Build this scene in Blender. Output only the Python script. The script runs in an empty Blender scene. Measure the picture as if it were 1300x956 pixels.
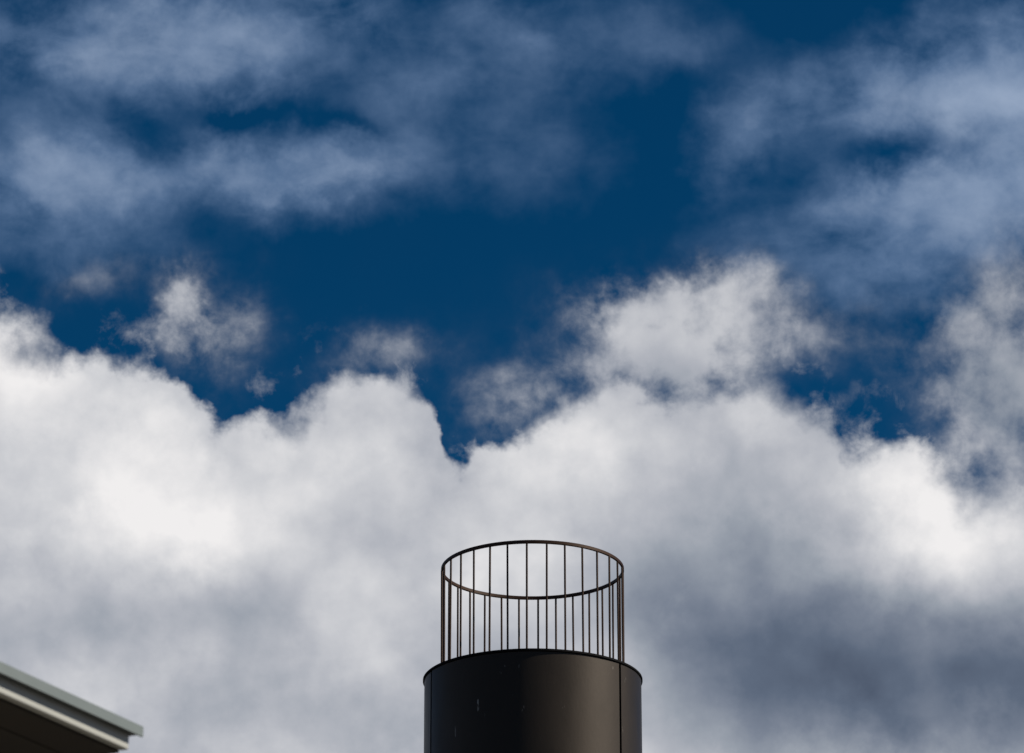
"""Round dark metal tower top with a bar railing against a cumulus sky."""
import bpy, bmesh, math, random
from mathutils import Vector, Matrix

R = math.radians
sc = bpy.context.scene
col = sc.collection

# ------------------------------------------------------------------ camera
PITCH = 21.0
cam_d = bpy.data.cameras.new('camera')
cam_d.lens = 135.0
cam_d.sensor_width = 36.0
cam_d.clip_start = 0.1
cam_d.clip_end = 20000.0
cam_d.dof.use_dof = True
cam_d.dof.focus_distance = 42.0
cam_d.dof.aperture_fstop = 14.0
cam = bpy.data.objects.new('camera', cam_d)
cam.location = (0.0, 0.0, 1.6)
cam.rotation_euler = (R(90 + PITCH), 0, 0)
col.objects.link(cam)
sc.camera = cam

# ------------------------------------------------------------------ exposure
sc.view_settings.view_transform = 'Standard'
sc.view_settings.look = 'None'
sc.view_settings.exposure = 0.0
sc.view_settings.gamma = 1.0
sc.view_settings.use_curve_mapping = False
sc.cycles.use_denoising = True

# ------------------------------------------------------------------ sun (from the right of the view, fairly high)
SUN_EL = R(37)
SUN_AZ = R(97)                       # clockwise from +Y
sun_dir = Vector((math.sin(SUN_AZ) * math.cos(SUN_EL), math.cos(SUN_AZ) * math.cos(SUN_EL), math.sin(SUN_EL)))
sun_d = bpy.data.lights.new('sun', 'SUN')
sun_d.energy = 5.0
sun_d.angle = R(0.53)
sun_d.color = (1.0, 0.91, 0.79)
sun = bpy.data.objects.new('sun', sun_d)
sun.rotation_euler = sun_dir.to_track_quat('Z', 'Y').to_euler()
sun.location = (20, 0, 30)
col.objects.link(sun)

# ------------------------------------------------------------------ sky
world = bpy.data.worlds.new('World')
sc.world = world
world.use_nodes = True
NT = world.node_tree
NT.nodes.clear()


class S:
    """A node socket with arithmetic, so that the cloud formulas read as formulas."""
    def __init__(self, sock, nt):
        self.s, self.nt = sock, nt

    def _op(self, op, a, b=None, c=None, clamp=False):
        n = self.nt.nodes.new('ShaderNodeMath')
        n.operation = op
        n.use_clamp = clamp
        for i, v in enumerate((a, b, c)):
            if v is None:
                continue
            if isinstance(v, S):
                self.nt.links.new(v.s, n.inputs[i])
            else:
                n.inputs[i].default_value = v
        return S(n.outputs[0], self.nt)

    def __add__(self, o): return self._op('ADD', self, o)
    def __radd__(self, o): return self._op('ADD', o, self)
    def __sub__(self, o): return self._op('SUBTRACT', self, o)
    def __rsub__(self, o): return self._op('SUBTRACT', o, self)
    def __mul__(self, o): return self._op('MULTIPLY', self, o)
    def __rmul__(self, o): return self._op('MULTIPLY', o, self)
    def __truediv__(self, o): return self._op('DIVIDE', self, o)
    def fma(self, m, a): return self._op('MULTIPLY_ADD', self, m, a)
    def exp(self): return self._op('EXPONENT', self)
    def abs(self): return self._op('ABSOLUTE', self)
    def max(self, o): return self._op('MAXIMUM', self, o)
    def min(self, o): return self._op('MINIMUM', self, o)
    def pow(self, o): return self._op('POWER', self, o)
    def clamp(self): return self._op('ADD', self, 0.0, clamp=True)

    def smooth(self, lo, hi, a=0.0, b=1.0):
        n = self.nt.nodes.new('ShaderNodeMapRange')
        n.interpolation_type = 'SMOOTHSTEP'
        self.nt.links.new(self.s, n.inputs['Value'])
        n.inputs['From Min'].default_value = lo
        n.inputs['From Max'].default_value = hi
        n.inputs['To Min'].default_value = a
        n.inputs['To Max'].default_value = b
        return S(n.outputs['Result'], self.nt)


def node(nt, kind, **kw):
    n = nt.nodes.new(kind)
    for k, v in kw.items():
        setattr(n, k, v)
    return n


coord = node(NT, 'ShaderNodeTexCoord')
DIR = coord.outputs['Generated']


def noise(nt, vec, scale, detail, rough, offset=(0, 0, 0), stretch=(1, 1, 1), out='Fac', lac=2.0, dist=0.0):
    m = node(nt, 'ShaderNodeMapping')
    m.inputs['Location'].default_value = offset
    m.inputs['Scale'].default_value = stretch
    nt.links.new(vec, m.inputs['Vector'])
    n = node(nt, 'ShaderNodeTexNoise', noise_dimensions='3D')
    nt.links.new(m.outputs[0], n.inputs['Vector'])
    n.inputs['Scale'].default_value = scale
    n.inputs['Detail'].default_value = detail
    n.inputs['Roughness'].default_value = rough
    n.inputs['Lacunarity'].default_value = lac
    n.inputs['Distortion'].default_value = dist
    if out == 'Fac':
        return S(n.outputs[0], nt)
    sep = node(nt, 'ShaderNodeSeparateXYZ')
    nt.links.new(n.outputs['Color'], sep.inputs[0])
    return [S(o, nt) for o in sep.outputs]


# sky coordinates of a direction, in degrees: U = azimuth right of +Y (times cos of 21 deg), E = elevation
nrm = node(NT, 'ShaderNodeVectorMath', operation='NORMALIZE')
NT.links.new(DIR, nrm.inputs[0])
D = nrm.outputs[0]
sep = node(NT, 'ShaderNodeSeparateXYZ')
NT.links.new(D, sep.inputs[0])
dx, dy, dz = (S(o, NT) for o in sep.outputs)
az = dx._op('ARCTAN2', dx, dy)
U = az * math.degrees(math.cos(R(21.0)))
E = dz._op('ARCSINE', dz) * math.degrees(1.0)

# turbulent displacement of the cloud outlines
wa = noise(NT, D, 26, 2, 0.5, (3.1, 0.2, 1.7), out='vec')
wb = noise(NT, D, 95, 4, 0.62, (0.4, 5.2, 2.2), out='vec')
U1 = U + (wa[0] - 0.5) * 1.1 + (wb[0] - 0.5) * 0.55
E1 = E + (wa[1] - 0.5) * 0.9 + (wb[1] - 0.5) * 0.55
U2 = U + (wa[2] - 0.5) * 1.6 + (wb[1] - 0.5) * 0.5
E2 = E + (wa[0] - 0.5) * 1.2 + (wb[2] - 0.5) * 0.5

wc = noise(NT, D, 58, 4, 0.6, (6.3, 2.4, 0.8), out='vec', dist=0.4)      # torn shreds
U2 = U2 + (wc[2] - 0.5) * 0.8
E2 = E2 + (wc[0] - 0.5) * 0.7
U3 = U1 + (wc[0] - 0.5) * 1.0
E3 = E1 + (wc[1] - 0.5) * 1.0


def blob_sum(blobs, u, e):
    """Sum of soft elliptical patches: (u, e, radius u, radius e, turn in degrees, weight)."""
    tot = None
    for (bu, be, ru, re, rot, amp) in blobs:
        c, s = math.cos(R(rot)), math.sin(R(rot))
        a = u.fma(c / ru, e.fma(s / ru, -(bu * c + be * s) / ru))
        b = u.fma(-s / re, e.fma(c / re, -(-bu * s + be * c) / re))
        q = a.fma(a, b * b)
        g = S(q.s, NT)._op('POWER', math.exp(-0.8), q)
        tot = g * amp if tot is None else g.fma(amp, tot)
    return tot


# --- heaped cumulus bank: outline of its tops (u, elevation)
BANK = [(-8.34, 21.97), (-7.64, 21.85), (-7.05, 21.60), (-6.45, 21.16), (-5.86, 21.12), (-5.28, 21.02), (-4.68, 20.65), (-4.34, 20.30), (-3.97, 20.34), (-3.51, 20.47), (-2.93, 20.71), (-2.35, 20.93), (-1.76, 20.85), (-1.29, 20.44), (-1.10, 19.96), (-0.87, 19.66), (-0.68, 19.80), (-0.12, 20.04), (0.59, 20.39), (1.06, 20.74), (1.41, 20.92), (1.76, 20.83), (2.23, 20.61), (2.70, 20.66), (3.17, 20.83), (3.64, 21.00), (4.10, 20.92), (4.56, 20.58), (4.80, 20.10), (5.00, 19.75), (5.24, 19.92), (5.71, 20.07), (6.16, 19.91), (6.55, 19.66), (6.89, 19.51), (7.52, 19.39), (8.21, 19.47)]
# single puffs that stand off above the bank (weight = how dense)
PUFF = [
    (-4.90, 21.93, 0.31, 0.56, 0, 1.00),
    (-4.49, 21.28, 0.53, 0.53, 0, 0.34),
    (-3.99, 21.88, 0.35, 0.49, -20, 0.34),
    (-6.49, 22.10, 0.71, 0.28, 10, 0.20),
    (-5.74, 22.45, 0.47, 0.21, 0, 0.12),
    (2.07, 21.90, 0.85, 0.53, 0, 1.00),
    (1.60, 22.08, 0.53, 0.41, 0, 0.40),
    (3.49, 22.32, 0.59, 0.28, 0, 0.34),
    (3.01, 21.94, 0.59, 0.41, 0, 0.45),
    (2.12, 21.10, 0.82, 0.49, 0, 0.90),
    (4.30, 21.71, 0.76, 0.41, 0, 0.38),
    (3.00, 21.24, 0.82, 0.47, 0, 0.72),
    (0.47, 20.86, 1.06, 0.47, 15, 0.34),
    (-1.88, 21.18, 0.88, 0.38, 20, 0.36),
    (-0.12, 20.39, 0.59, 0.47, 0, 0.26),
    (7.44, 21.26, 0.71, 1.06, 0, 0.80),
    (7.37, 19.86, 0.82, 0.82, 0, 0.65),
    (6.67, 20.94, 0.47, 0.82, 0, 0.30),
    (5.75, 21.33, 0.71, 0.47, 0, 0.22),
]
# thin veils of higher cloud and the gaps between them
VEIL = [
    (-6.63, 25.38, 1.65, 0.71, 10, 0.48),
    (-7.75, 26.07, 1.06, 0.59, 0, 0.34),
    (-7.26, 23.60, 1.18, 0.65, 0, 0.66),
    (-6.08, 23.72, 0.94, 0.59, 0, 0.46),
    (-4.31, 23.98, 1.12, 0.42, -5, 0.55),
    (-2.99, 23.94, 0.82, 0.42, 0, 0.42),
    (-4.73, 25.93, 1.29, 0.71, 0, 0.52),
    (-3.99, 25.43, 0.82, 0.47, 0, 0.28),
    (-2.80, 26.39, 0.94, 0.59, 0, 0.42),
    (-0.61, 25.67, 1.29, 0.71, 0, 0.20),
    (-1.81, 25.30, 0.94, 0.59, 0, 0.22),
    (0.60, 24.38, 1.06, 0.82, 0, 0.20),
    (-2.04, 24.07, 1.41, 0.59, 10, 0.25),
    (-6.43, 26.20, 1.41, 0.47, 0, 0.18),
    (-6.98, 22.68, 1.88, 0.47, 0, 0.22),
    (1.58, 26.36, 1.41, 0.59, 0, 0.24),
    (2.67, 25.93, 0.82, 0.35, 0, 0.16),
    (-0.12, 26.37, 0.94, 0.47, 0, 0.20),
    (-1.08, 24.26, 0.94, 0.47, 0, 0.08),
    (7.04, 25.15, 0.94, 0.49, 0, 0.95),
    (8.04, 24.95, 0.82, 0.71, 0, 0.60),
    (6.04, 25.47, 0.82, 0.53, 20, 0.45),
    (4.82, 25.11, 0.82, 0.59, 10, 0.36),
    (4.04, 24.90, 0.59, 0.53, 0, 0.25),
    (3.24, 24.17, 0.59, 0.53, 30, 0.46),
    (7.02, 23.55, 1.06, 0.59, 0, 0.58),
    (5.36, 23.45, 0.82, 0.41, 15, 0.42),
    (6.28, 22.83, 1.41, 0.65, 0, 0.48),
    (3.69, 23.04, 0.82, 0.41, 10, 0.25),
    (7.40, 24.06, 0.94, 0.71, 0, 0.35),
    (4.91, 24.06, 0.71, 0.47, 0, 0.18),
    (7.50, 26.03, 1.06, 0.47, 0, 0.35),
    (5.21, 22.41, 1.29, 0.47, 0, 0.28),
    (-5.39, 24.21, 0.35, 0.41, 0, -0.22),
    (-7.28, 25.14, 0.47, 0.21, 0, -0.20),
    (-4.28, 24.90, 0.59, 0.24, -10, -0.20),
    (-2.65, 24.59, 0.71, 0.16, -5, -0.14),
    (5.86, 24.13, 0.59, 0.31, 0, -0.22),
]
# painted light and shade of the bank: bright sun-struck heads, grey shaded undersides
TONE = [
    (-5.57, 19.59, 2.00, 1.29, 0, 0.15),
    (-4.04, 18.64, 0.71, 0.59, 0, 0.10),
    (-6.92, 21.28, 1.41, 0.71, 0, 0.11),
    (0.58, 19.68, 1.41, 0.71, 0, 0.07),
    (5.80, 19.46, 0.88, 0.82, 0, 0.15),
    (6.55, 18.32, 1.29, 0.65, 0, 0.12),
    (3.63, 20.46, 1.06, 0.47, 0, 0.05),
    (3.48, 16.84, 1.65, 1.35, 0, -0.29),
    (5.24, 16.56, 1.41, 1.00, 0, -0.21),
    (7.25, 16.26, 1.53, 0.88, 0, -0.33),
    (6.02, 16.48, 0.33, 0.47, 0, 0.07),
    (-6.73, 17.09, 1.18, 0.71, 0, -0.09),
    (-4.59, 17.57, 1.06, 0.53, 0, -0.08),
    (-2.63, 17.20, 1.65, 0.71, 0, -0.03),
    (-0.99, 19.56, 0.41, 0.71, 0, -0.04),
    (7.25, 20.92, 0.82, 1.29, 0, -0.09),
    (4.79, 19.73, 0.41, 0.65, 0, -0.10),
    (4.04, 18.58, 0.94, 0.47, 0, -0.07),
    (0.57, 17.45, 0.82, 1.06, 0, 0.03),
    (0.00, 15.82, 9.40, 0.71, 0, -0.06),
    (2.36, 21.90, 1.41, 0.71, 0, 0.07),
    (-4.90, 22.01, 0.47, 0.59, 0, 0.03),
]

crv = node(NT, 'ShaderNodeFloatCurve')
U0, U9, E0, E9 = -12.0, 12.0, 5.0, 35.0
cm = crv.mapping
c0 = cm.curves[0]
pts = [((u - U0) / (U9 - U0), (e - E0) / (E9 - E0)) for u, e in BANK]
pts = [(0.0, 0.56)] + pts + [(1.0, 0.5)]
while len(c0.points) < len(pts):
    c0.points.new(0.5, 0.5)
for p, (a, b) in zip(c0.points, pts):
    p.location = (a, b)
    p.handle_type = 'AUTO'
cm.update()
ux = ((U1 - U0) / (U9 - U0)).clamp()
NT.links.new(ux.s, crv.inputs['Value'])
top = S(crv.outputs[0], NT) * (E9 - E0) + E0
roll = noise(NT, D, 3.0, 2, 0.5, (7.0, 1.0, 0.0))            # beyond the frame the bank rises and falls at random
away = U.abs().smooth(9.5, 16.0)
top = top + away * ((roll - 0.5) * 24.0 - 8.0)  # unseen bank also set lower, to dim the light on the tower

fine = noise(NT, D, 60, 9, 0.58, (1.0, 4.0, 2.0))
fine2 = noise(NT, D, 125, 8, 0.62, (5.0, 1.0, 9.0), dist=0.25)
depth = top - E1                                             # degrees below the outline
lump = noise(NT, D, 44, 3, 0.5, (8.0, 3.0, 5.0))
body = depth + (fine - 0.5) * 0.95 + (lump - 0.5) * 0.7
vary = noise(NT, D, 24, 2, 0.5, (3.0, 9.0, 1.0)).smooth(0.35, 0.68, 0.28, 1.10)   # crisp here, frayed there
bank_a = ((body + 0.12) / vary).smooth(0.0, 1.0)
fringe = depth.smooth(-1.5, 0.5) * ((fine2 - 0.5) * 2.6 + (lump - 0.5) * 2.2 + (fine - 0.5) * 2.0 + 0.04)
fringe_a = fringe.smooth(0.0, 0.9) * 0.8

puff = blob_sum(PUFF, U3, E3)
wisp = puff * 1.2 + (puff * 2.2).min(1.0) * ((fine2 - 0.5) * 1.2 + (fine - 0.5) * 2.1 + (lump - 0.5) * 1.3)
puff_a = wisp.smooth(-0.05, 1.55).max(fringe_a) * 0.93

veil = blob_sum(VEIL, U2, E2)
soft = noise(NT, D, 30, 8, 0.56, (2.0, 8.0, 4.0), (1, 1, 1.25))
fibre = noise(NT, D, 70, 6, 0.5, (2.5, 1.0, 7.0), (0.75, 1, 1.35), dist=0.5)
soft2 = noise(NT, D, 11, 5, 0.55, (4.0, 2.0, 6.0), (1, 1, 1.6))
out_of_frame = U.abs().smooth(8.5, 14.0).max(E.smooth(27.5, 33.0))
veil = veil + out_of_frame * (soft2.smooth(0.45, 0.75) * 0.6)
rag = (soft - 0.5) * 1.7 + (fibre - 0.5) * 1.0 + (fine - 0.5) * 0.9
thick = veil * 1.05 + (veil * 1.8).clamp() * rag * 0.9                  # optical thickness
veil_a = 1.0 - S(thick.s, NT)._op('POWER', math.exp(-1.35), (thick - 0.05).max(0.0))

# --- light and shade of the heaped cloud, painted into its colour
billow = noise(NT, D, 26, 4, 0.45, (1.5, 3.5, 6.5))
off = Vector((0.0070, 0.0, 0.0110))                          # a step towards the sun: thinner there = brighter here
billow_s = noise(NT, D, 26, 4, 0.45, tuple(Vector((1.5, 3.5, 6.5)) + off))
vor = node(NT, 'ShaderNodeTexVoronoi', feature='F1', voronoi_dimensions='3D')      # rounded heads painted lit, creases painted in shade
vadd = node(NT, 'ShaderNodeVectorMath', operation='MULTIPLY_ADD')
vcom = node(NT, 'ShaderNodeCombineXYZ')
for k_, w_ in enumerate((wa[1] * 0.6 + wb[0] * 0.30, wa[2] * 0.6 + wb[1] * 0.30, wa[0] * 0.6 + wb[2] * 0.30)):
    NT.links.new(w_.s, vcom.inputs[k_])
NT.links.new(vcom.outputs[0], vadd.inputs[0])
vadd.inputs[1].default_value = (0.05, 0.05, 0.05)
NT.links.new(D, vadd.inputs[2])
NT.links.new(vadd.outputs[0], vor.inputs['Vector'])
vor.inputs['Scale'].default_value = 24
vor.inputs['Detail'].default_value = 1.5
vor.inputs['Roughness'].default_value = 0.5
heads = S(vor.outputs['Distance'], NT)
fine_s = noise(NT, D, 60, 6, 0.58, (1.003, 4.0, 2.0045))
tone = blob_sum(TONE, U1, E1) + 0.802
tone = tone + (billow - billow_s) * 0.26 + (fine - fine_s) * 0.11 + (fine - 0.5) * 0.03 + (0.52 - heads) * 0.14
tone = tone + body.smooth(-0.2, 0.9, -0.03, 0.0)
tone = tone + E.smooth(5.0, 15.5, -0.20, 0.0) + away * (roll - 0.5) * 0.9        # shade painted on the bases low down, all round


def ramp(nt, fac, stops):
    r = node(nt, 'ShaderNodeValToRGB')
    nt.links.new(fac.s, r.inputs[0])
    el = r.color_ramp.elements
    while len(el) < len(stops):
        el.new(0.5)
    for k, (p, c) in zip(el, stops):
        k.position = p
        k.color = tuple(((v / 255 / 12.92) if v < 10.3 else ((v / 255 + 0.055) / 1.055) ** 2.4) for v in c) + (1,)
    return r.outputs[0]


heap_c = ramp(NT, tone, [(0.26, (76, 87, 106)), (0.38, (94, 106, 125)), (0.50, (121, 130, 146)), (0.62, (152, 159, 170)),
                         (0.72, (180, 183, 191)), (0.82, (208, 209, 213)), (0.93, (240, 238, 238))])
veil_tone = veil_a * 0.55 + (soft - 0.5) * 0.3 + 0.2
veil_c = ramp(NT, veil_tone, [(0.1, (72, 106, 146)), (0.45, (116, 142, 178)), (0.8, (168, 184, 208))])

nish = node(NT, 'ShaderNodeTexSky', sky_type='NISHITA')
nish.sun_disc = False
nish.sun_elevation = SUN_EL
nish.sun_rotation = SUN_AZ
nish.altitude = 1200
nish.air_density = 1.0
nish.dust_density = 0.2
nish.ozone_density = 5.0
deep = node(NT, 'ShaderNodeHueSaturation')                   # polarised, deep blue air
deep.inputs['Hue'].default_value = 0.497
deep.inputs['Saturation'].default_value = 1.6
deep.inputs['Value'].default_value = 0.73
NT.links.new(nish.outputs[0], deep.inputs['Color'])


def background(color, strength):
    b = node(NT, 'ShaderNodeBackground')
    NT.links.new(color, b.inputs['Color'])
    b.inputs['Strength'].default_value = strength
    return b.outputs[0]


def mix(fac, a, b):
    m = node(NT, 'ShaderNodeMixShader')
    NT.links.new(fac.s, m.inputs[0])
    NT.links.new(a, m.inputs[1])
    NT.links.new(b, m.inputs[2])
    return m.outputs[0]


sky = background(deep.outputs[0], 0.05)
sky = mix(veil_a, sky, background(veil_c, 1.0))
heap = background(heap_c, 1.0)
sky = mix(puff_a, sky, heap)
sky = mix(bank_a, sky, heap)
wo = node(NT, 'ShaderNodeOutputWorld')
NT.links.new(sky, wo.inputs['Surface'])
world.cycles.sampling_method = 'MANUAL'
world.cycles.sample_map_resolution = 512


# ------------------------------------------------------------------ materials
def material(name, base, rough=0.6, metallic=0.0, spec=0.5, vary=0.25, scale=6.0, stretch=(1, 1, 1),
             tint=(1, 1, 1), specks=None, bump=0.0, bump_scale=40.0, rough_vary=0.1):
    m = bpy.data.materials.new(name)
    m.use_nodes = True
    nt = m.node_tree
    b = nt.nodes['Principled BSDF']
    tc = node(nt, 'ShaderNodeTexCoord')
    v = tc.outputs['Object']
    n1 = noise(nt, v, scale, 6, 0.6, (1, 2, 3), stretch)
    n2 = noise(nt, v, scale * 7, 5, 0.6, (5, 1, 2), stretch)
    k = (n1 - 0.5) * 1.4 + (n2 - 0.5) * 0.7
    mixn = node(nt, 'ShaderNodeMix', data_type='RGBA')
    nt.links.new((k + 0.5).clamp().s, mixn.inputs[0])
    mixn.inputs[6].default_value = tuple(c * (1 - vary) for c in base) + (1,)
    mixn.inputs[7].default_value = tuple(c * (1 + vary) for c in base) + (1,)
    out = mixn.outputs[2]
    if specks:
        (s_scale, s_lo, s_hi, s_col, s_str) = specks
        sp = noise(nt, v, s_scale, 2, 0.5, (9, 4, 1), s_str).smooth(s_lo, s_hi)
        gate = noise(nt, v, s_scale * 0.22, 2, 0.5, (2, 7, 5), s_str).smooth(0.5, 0.62)
        m2 = node(nt, 'ShaderNodeMix', data_type='RGBA')
        nt.links.new((sp * gate).s, m2.inputs[0])
        nt.links.new(out, m2.inputs[6])
        m2.inputs[7].default_value = tuple(s_col) + (1,)
        out = m2.outputs[2]
    nt.links.new(out, b.inputs['Base Color'])
    nt.links.new(((n1 - 0.5) * rough_vary * 2 + rough).s, b.inputs['Roughness'])
    b.inputs['Specular Tint'].default_value = tuple(tint) + (1,)
    b.inputs['Metallic'].default_value = metallic
    b.inputs['Specular IOR Level'].default_value = spec
    if bump:
        bn = node(nt, 'ShaderNodeBump')
        bn.inputs['Strength'].default_value = bump
        bn.inputs['Distance'].default_value = 0.004
        h = noise(nt, v, bump_scale, 6, 0.6, (3, 3, 1), stretch)
        nt.links.new(h.s, bn.inputs['Height'])
        nt.links.new(bn.outputs[0], b.inputs['Normal'])
    return m


M_PANEL = material('weathered_dark_metal', (0.015, 0.0115, 0.009), rough=0.47, spec=0.34, rough_vary=0.16, tint=(1.0, 0.86, 0.72), vary=0.22, scale=2.2,
                   stretch=(1, 1, 0.35), specks=(19, 0.70, 0.77, (0.24, 0.23, 0.21), (1, 1, 0.35)), bump=0.12)
M_BLACK = material('black_trim', (0.006, 0.006, 0.007), rough=0.8, spec=0.08, vary=0.3)
M_STEEL = material('dark_brown_painted_steel', (0.032, 0.016, 0.010), rough=0.5, spec=0.22, tint=(1.0, 0.8, 0.65), vary=0.3, scale=9)
M_DECK = material('grey_deck', (0.12, 0.12, 0.12), rough=0.8, vary=0.3)
M_GROUND = material('asphalt', (0.055, 0.054, 0.052), rough=0.9, vary=0.25, scale=0.3, bump=0.4)
M_FASCIA = material('pale_painted_metal', (0.40, 0.41, 0.38), rough=0.5, vary=0.1, scale=3)
M_DRIP = material('grey_green_flashing', (0.15, 0.18, 0.18), rough=0.5, vary=0.15, scale=3)
M_SOFFIT = material('dark_stained_timber', (0.035, 0.028, 0.020), rough=0.8, vary=0.3, scale=4, stretch=(1, 6, 1))
M_RENDER = material('cream_render', (0.42, 0.38, 0.30), rough=0.9, vary=0.12, scale=2, bump=0.3)
M_ROOF = material('grey_metal_roofing', (0.16, 0.17, 0.17), rough=0.45, vary=0.15, scale=2)
M_GLASS = material('window_glass', (0.03, 0.035, 0.04), rough=0.06, spec=0.6, vary=0.05)


# ------------------------------------------------------------------ mesh helpers
def link(name, bm, mat, parent=None, smooth=False, matrix=None):
    me = bpy.data.meshes.new(name)
    bmesh.ops.recalc_face_normals(bm, faces=bm.faces)
    bm.to_mesh(me)
    bm.free()
    me.materials.append(mat)
    if smooth:
        me.shade_smooth()
        me.set_sharp_from_angle(angle=R(35))
    o = bpy.data.objects.new(name, me)
    col.objects.link(o)
    if parent:
        o.parent = parent
    if matrix is not None:
        o.matrix_local = matrix
    return o


def ring(prof, a0=0.0, a1=360.0, seg=128, jitter=None):
    """Sweep a closed (radius, height) outline round the Z axis from a0 to a1 degrees (azimuth 0 = towards -Y)."""
    bm = bmesh.new()
    full = abs(a1 - a0) >= 360 - 1e-6
    n = seg if full else seg + 1
    rows = []
    for i in range(n):
        a = R(a0 + (a1 - a0) * i / seg)
        row = []
        for (r, z) in prof:
            rr, zz = (r, z) if jitter is None else jitter(a, r, z)
            row.append(bm.verts.new((rr * math.sin(a), -rr * math.cos(a), zz)))
        rows.append(row)
    for i in range(seg):
        r0, r1 = rows[i], rows[(i + 1) % n]
        for j in range(len(prof)):
            k = (j + 1) % len(prof)
            bm.faces.new((r0[j], r1[j], r1[k], r0[k]))
    if not full:
        bm.faces.new(rows[0])
        bm.faces.new(rows[-1])
    return bm


def box(x0, x1, y0, y1, z0, z1, bevel=0.0):
    bm = bmesh.new()
    bmesh.ops.create_cube(bm, size=1.0)
    for v in bm.verts:
        v.co = Vector(((x0 + x1) / 2 + v.co.x * (x1 - x0), (y0 + y1) / 2 + v.co.y * (y1 - y0), (z0 + z1) / 2 + v.co.z * (z1 - z0)))
    if bevel:
        bmesh.ops.bevel(bm, geom=bm.edges[:], offset=bevel, segments=2, affect='EDGES', profile=0.5)
    return bm


def empty(name, loc, rz=0.0):
    e = bpy.data.objects.new(name, None)
    e.location = loc
    e.rotation_euler = (0, 0, rz)
    e.empty_display_size = 0.3
    col.objects.link(e)
    return e


# ------------------------------------------------------------------ ground
bm = bmesh.new()
vs = [bm.verts.new((3000 * math.cos(R(a)), 3000 * math.sin(R(a)), 0)) for a in range(0, 360, 6)]
bm.faces.new(vs)
g = link('ground', bm, M_GROUND)
g['kind'] = 'structure'

# ------------------------------------------------------------------ round tower with its bar railing
TX, TY = 0.193, 34.40
TOP = 11.775                         # height of the tower's rim
RT = 1.023                           # radius of the rim
RB = 0.851                           # radius of the circle of bars
H = 1.0735                            # rail height above the rim
tower = empty('round_tower', (TX, TY, 0))
tower['label'] = 'round dark metal tower crowned by a circular railing of thin upright bars'
tower['category'] = 'tower'

link('core', ring([(0.10, 0.0), (RT - 0.075, 0.0), (RT - 0.075, TOP - 0.05), (0.10, TOP - 0.05)], seg=96), M_BLACK, tower, True)
rnd = random.Random(4)
SEAMS = (52.0, 172.0, 292.0)
GAP = 0.9                           # half the joint, in degrees
ZC = [0.02, 2.92, 5.85, 8.78, TOP - 0.024]
for s in SEAMS:
    for i in range(4):
        z0, z1 = ZC[i] + (0.006 if i else 0), ZC[i + 1] - (0.006 if i < 3 else 0)
        r1 = RT - 0.013
        ph = rnd.random() * 6

        def dent(a, r, z, ph=ph):
            return r + 0.0012 * math.sin(5 * a + ph) + 0.0007 * math.sin(11 * a + 2 * ph), z
        link('panel', ring([(r1 - 0.022, z0), (r1 - 0.003, z0), (r1, z0 + 0.003), (r1, z1 - 0.003), (r1 - 0.003, z1), (r1 - 0.022, z1)],
                           s + GAP, s + 120 - GAP, 44, dent), M_PANEL, tower, True)
link('rim', ring([(0.60, TOP - 0.022), (RT - 0.003, TOP - 0.022), (RT, TOP - 0.019), (RT, TOP - 0.004), (RT - 0.004, TOP), (0.60, TOP)], seg=160), M_BLACK, tower, True)
bm = bmesh.new()
bmesh.ops.create_circle(bm, cap_ends=True, segments=96, radius=0.63)
bmesh.ops.translate(bm, verts=bm.verts, vec=(0, 0, TOP - 0.012))
link('deck', bm, M_DECK, tower)

ZR = TOP + H
w, h, c = 0.0105, 0.0165, 0.004
rail = link('railing', ring([(RB - w, ZR - h + c), (RB - w + c, ZR - h), (RB + w - c, ZR - h), (RB + w, ZR - h + c),
                             (RB + w, ZR + h - c), (RB + w - c, ZR + h), (RB - w + c, ZR + h), (RB - w, ZR + h - c)], seg=160), M_STEEL, tower, True)
base = link('base_ring', ring([(RB - 0.018, TOP + 0.001), (RB + 0.018, TOP + 0.001), (RB + 0.018, TOP + 0.009), (RB - 0.018, TOP + 0.009)], seg=128), M_STEEL, rail, True)
bar_me = None
for k in range(30):
    a = R(-3.7 + 12 * k + rnd.uniform(-0.25, 0.25))
    if bar_me is None:
        bm = bmesh.new()
        bmesh.ops.create_cone(bm, cap_ends=True, segments=10, radius1=0.0096, radius2=0.0096, depth=H - h - 0.004)
        o = link('bar', bm, M_STEEL, rail, True)
        bar_me = o.data
    else:
        o = bpy.data.objects.new('bar', bar_me)
        col.objects.link(o)
        o.parent = rail
    o.location = (RB * math.sin(a), -RB * math.cos(a), TOP + 0.007 + (H - h) / 2)
    o.rotation_euler = (rnd.uniform(-0.004, 0.004), rnd.uniform(-0.004, 0.004), rnd.random() * 3)

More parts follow.
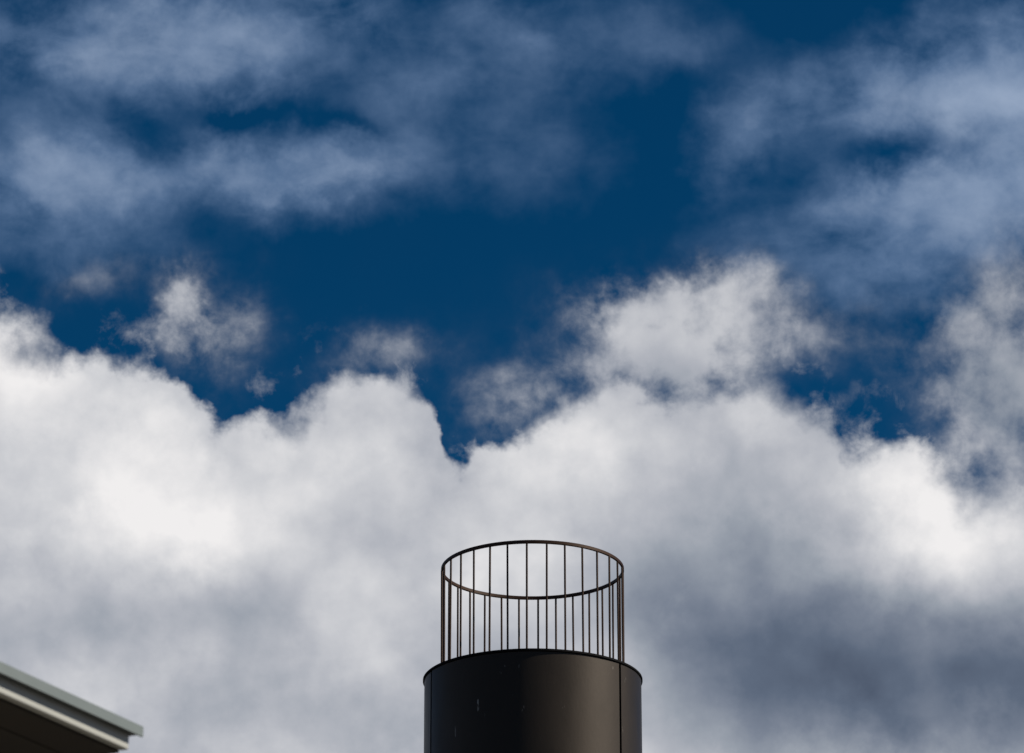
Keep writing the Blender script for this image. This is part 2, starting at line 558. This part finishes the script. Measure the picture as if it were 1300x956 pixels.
# ------------------------------------------------------------------ low house whose eave shows at the edge of the view
HX, HY, HR = -1.080, 8.0, R(-27.0)    # eave line passes here, running 27 degrees right of the view
EZ = 3.97
house = empty('low_house', (HX, HY, 0), HR)
house['label'] = 'low house with a slim pale metal eave edge above a dark soffit'
house['category'] = 'house'
# local axes: +Y along the eave, +X out of the eave towards the viewer's right
L0, L1, DEEP = -7.0, 0.45, 6.0
wall = link('wall', box(-DEEP + 0.5, -0.5, L0 + 0.3, L1 - 0.3, 0.0, EZ - 0.055), M_RENDER, house)
link('soffit', box(-DEEP, -0.012, L0, L1, EZ - 0.046, EZ - 0.036), M_SOFFIT, house)
for k in range(4):
    x1 = -0.013 - k * 0.122
    link('soffit_board', box(x1 - 0.117, x1, L0, L1, EZ - 0.0545, EZ - 0.0462, 0.002), M_SOFFIT, house)
for y0, y1 in ((L0, -4.2), (-4.197, -1.1), (-1.097, L1)):
    link('fascia', box(-0.010, 0.012, y0, y1, EZ - 0.050, EZ - 0.011, 0.003), M_FASCIA, house)
bm = bmesh.new()
prof = [(0.03, EZ - 0.012), (0.03, EZ + 0.004), (-DEEP / 2, EZ + 0.95), (-DEEP - 0.03, EZ + 0.004), (-DEEP - 0.03, EZ - 0.012)]
v0 = [bm.verts.new((x, L0 - 0.02, z)) for x, z in prof]
v1 = [bm.verts.new((x, L1 + 0.02, z)) for x, z in prof]
bm.faces.new(v0)
bm.faces.new(v1)
for i in range(len(prof)):
    j = (i + 1) % len(prof)
    bm.faces.new((v0[i], v0[j], v1[j], v1[i]))
roof = link('roof', bm, M_ROOF, house)
link('drip_edge', box(0.031, 0.036, L0 - 0.02, L1 + 0.02, EZ - 0.018, EZ + 0.006), M_DRIP, roof)
for yc in (-4.8, -1.6):
    wd = link('window', box(-0.499, -0.46, yc - 0.65, yc + 0.65, 1.0, 2.5, 0.006), M_FASCIA, house)
    link('pane', box(-0.459, -0.452, yc - 0.55, yc - 0.02, 1.1, 2.4), M_GLASS, wd)
    link('pane', box(-0.459, -0.452, yc + 0.02, yc + 0.55, 1.1, 2.4), M_GLASS, wd)
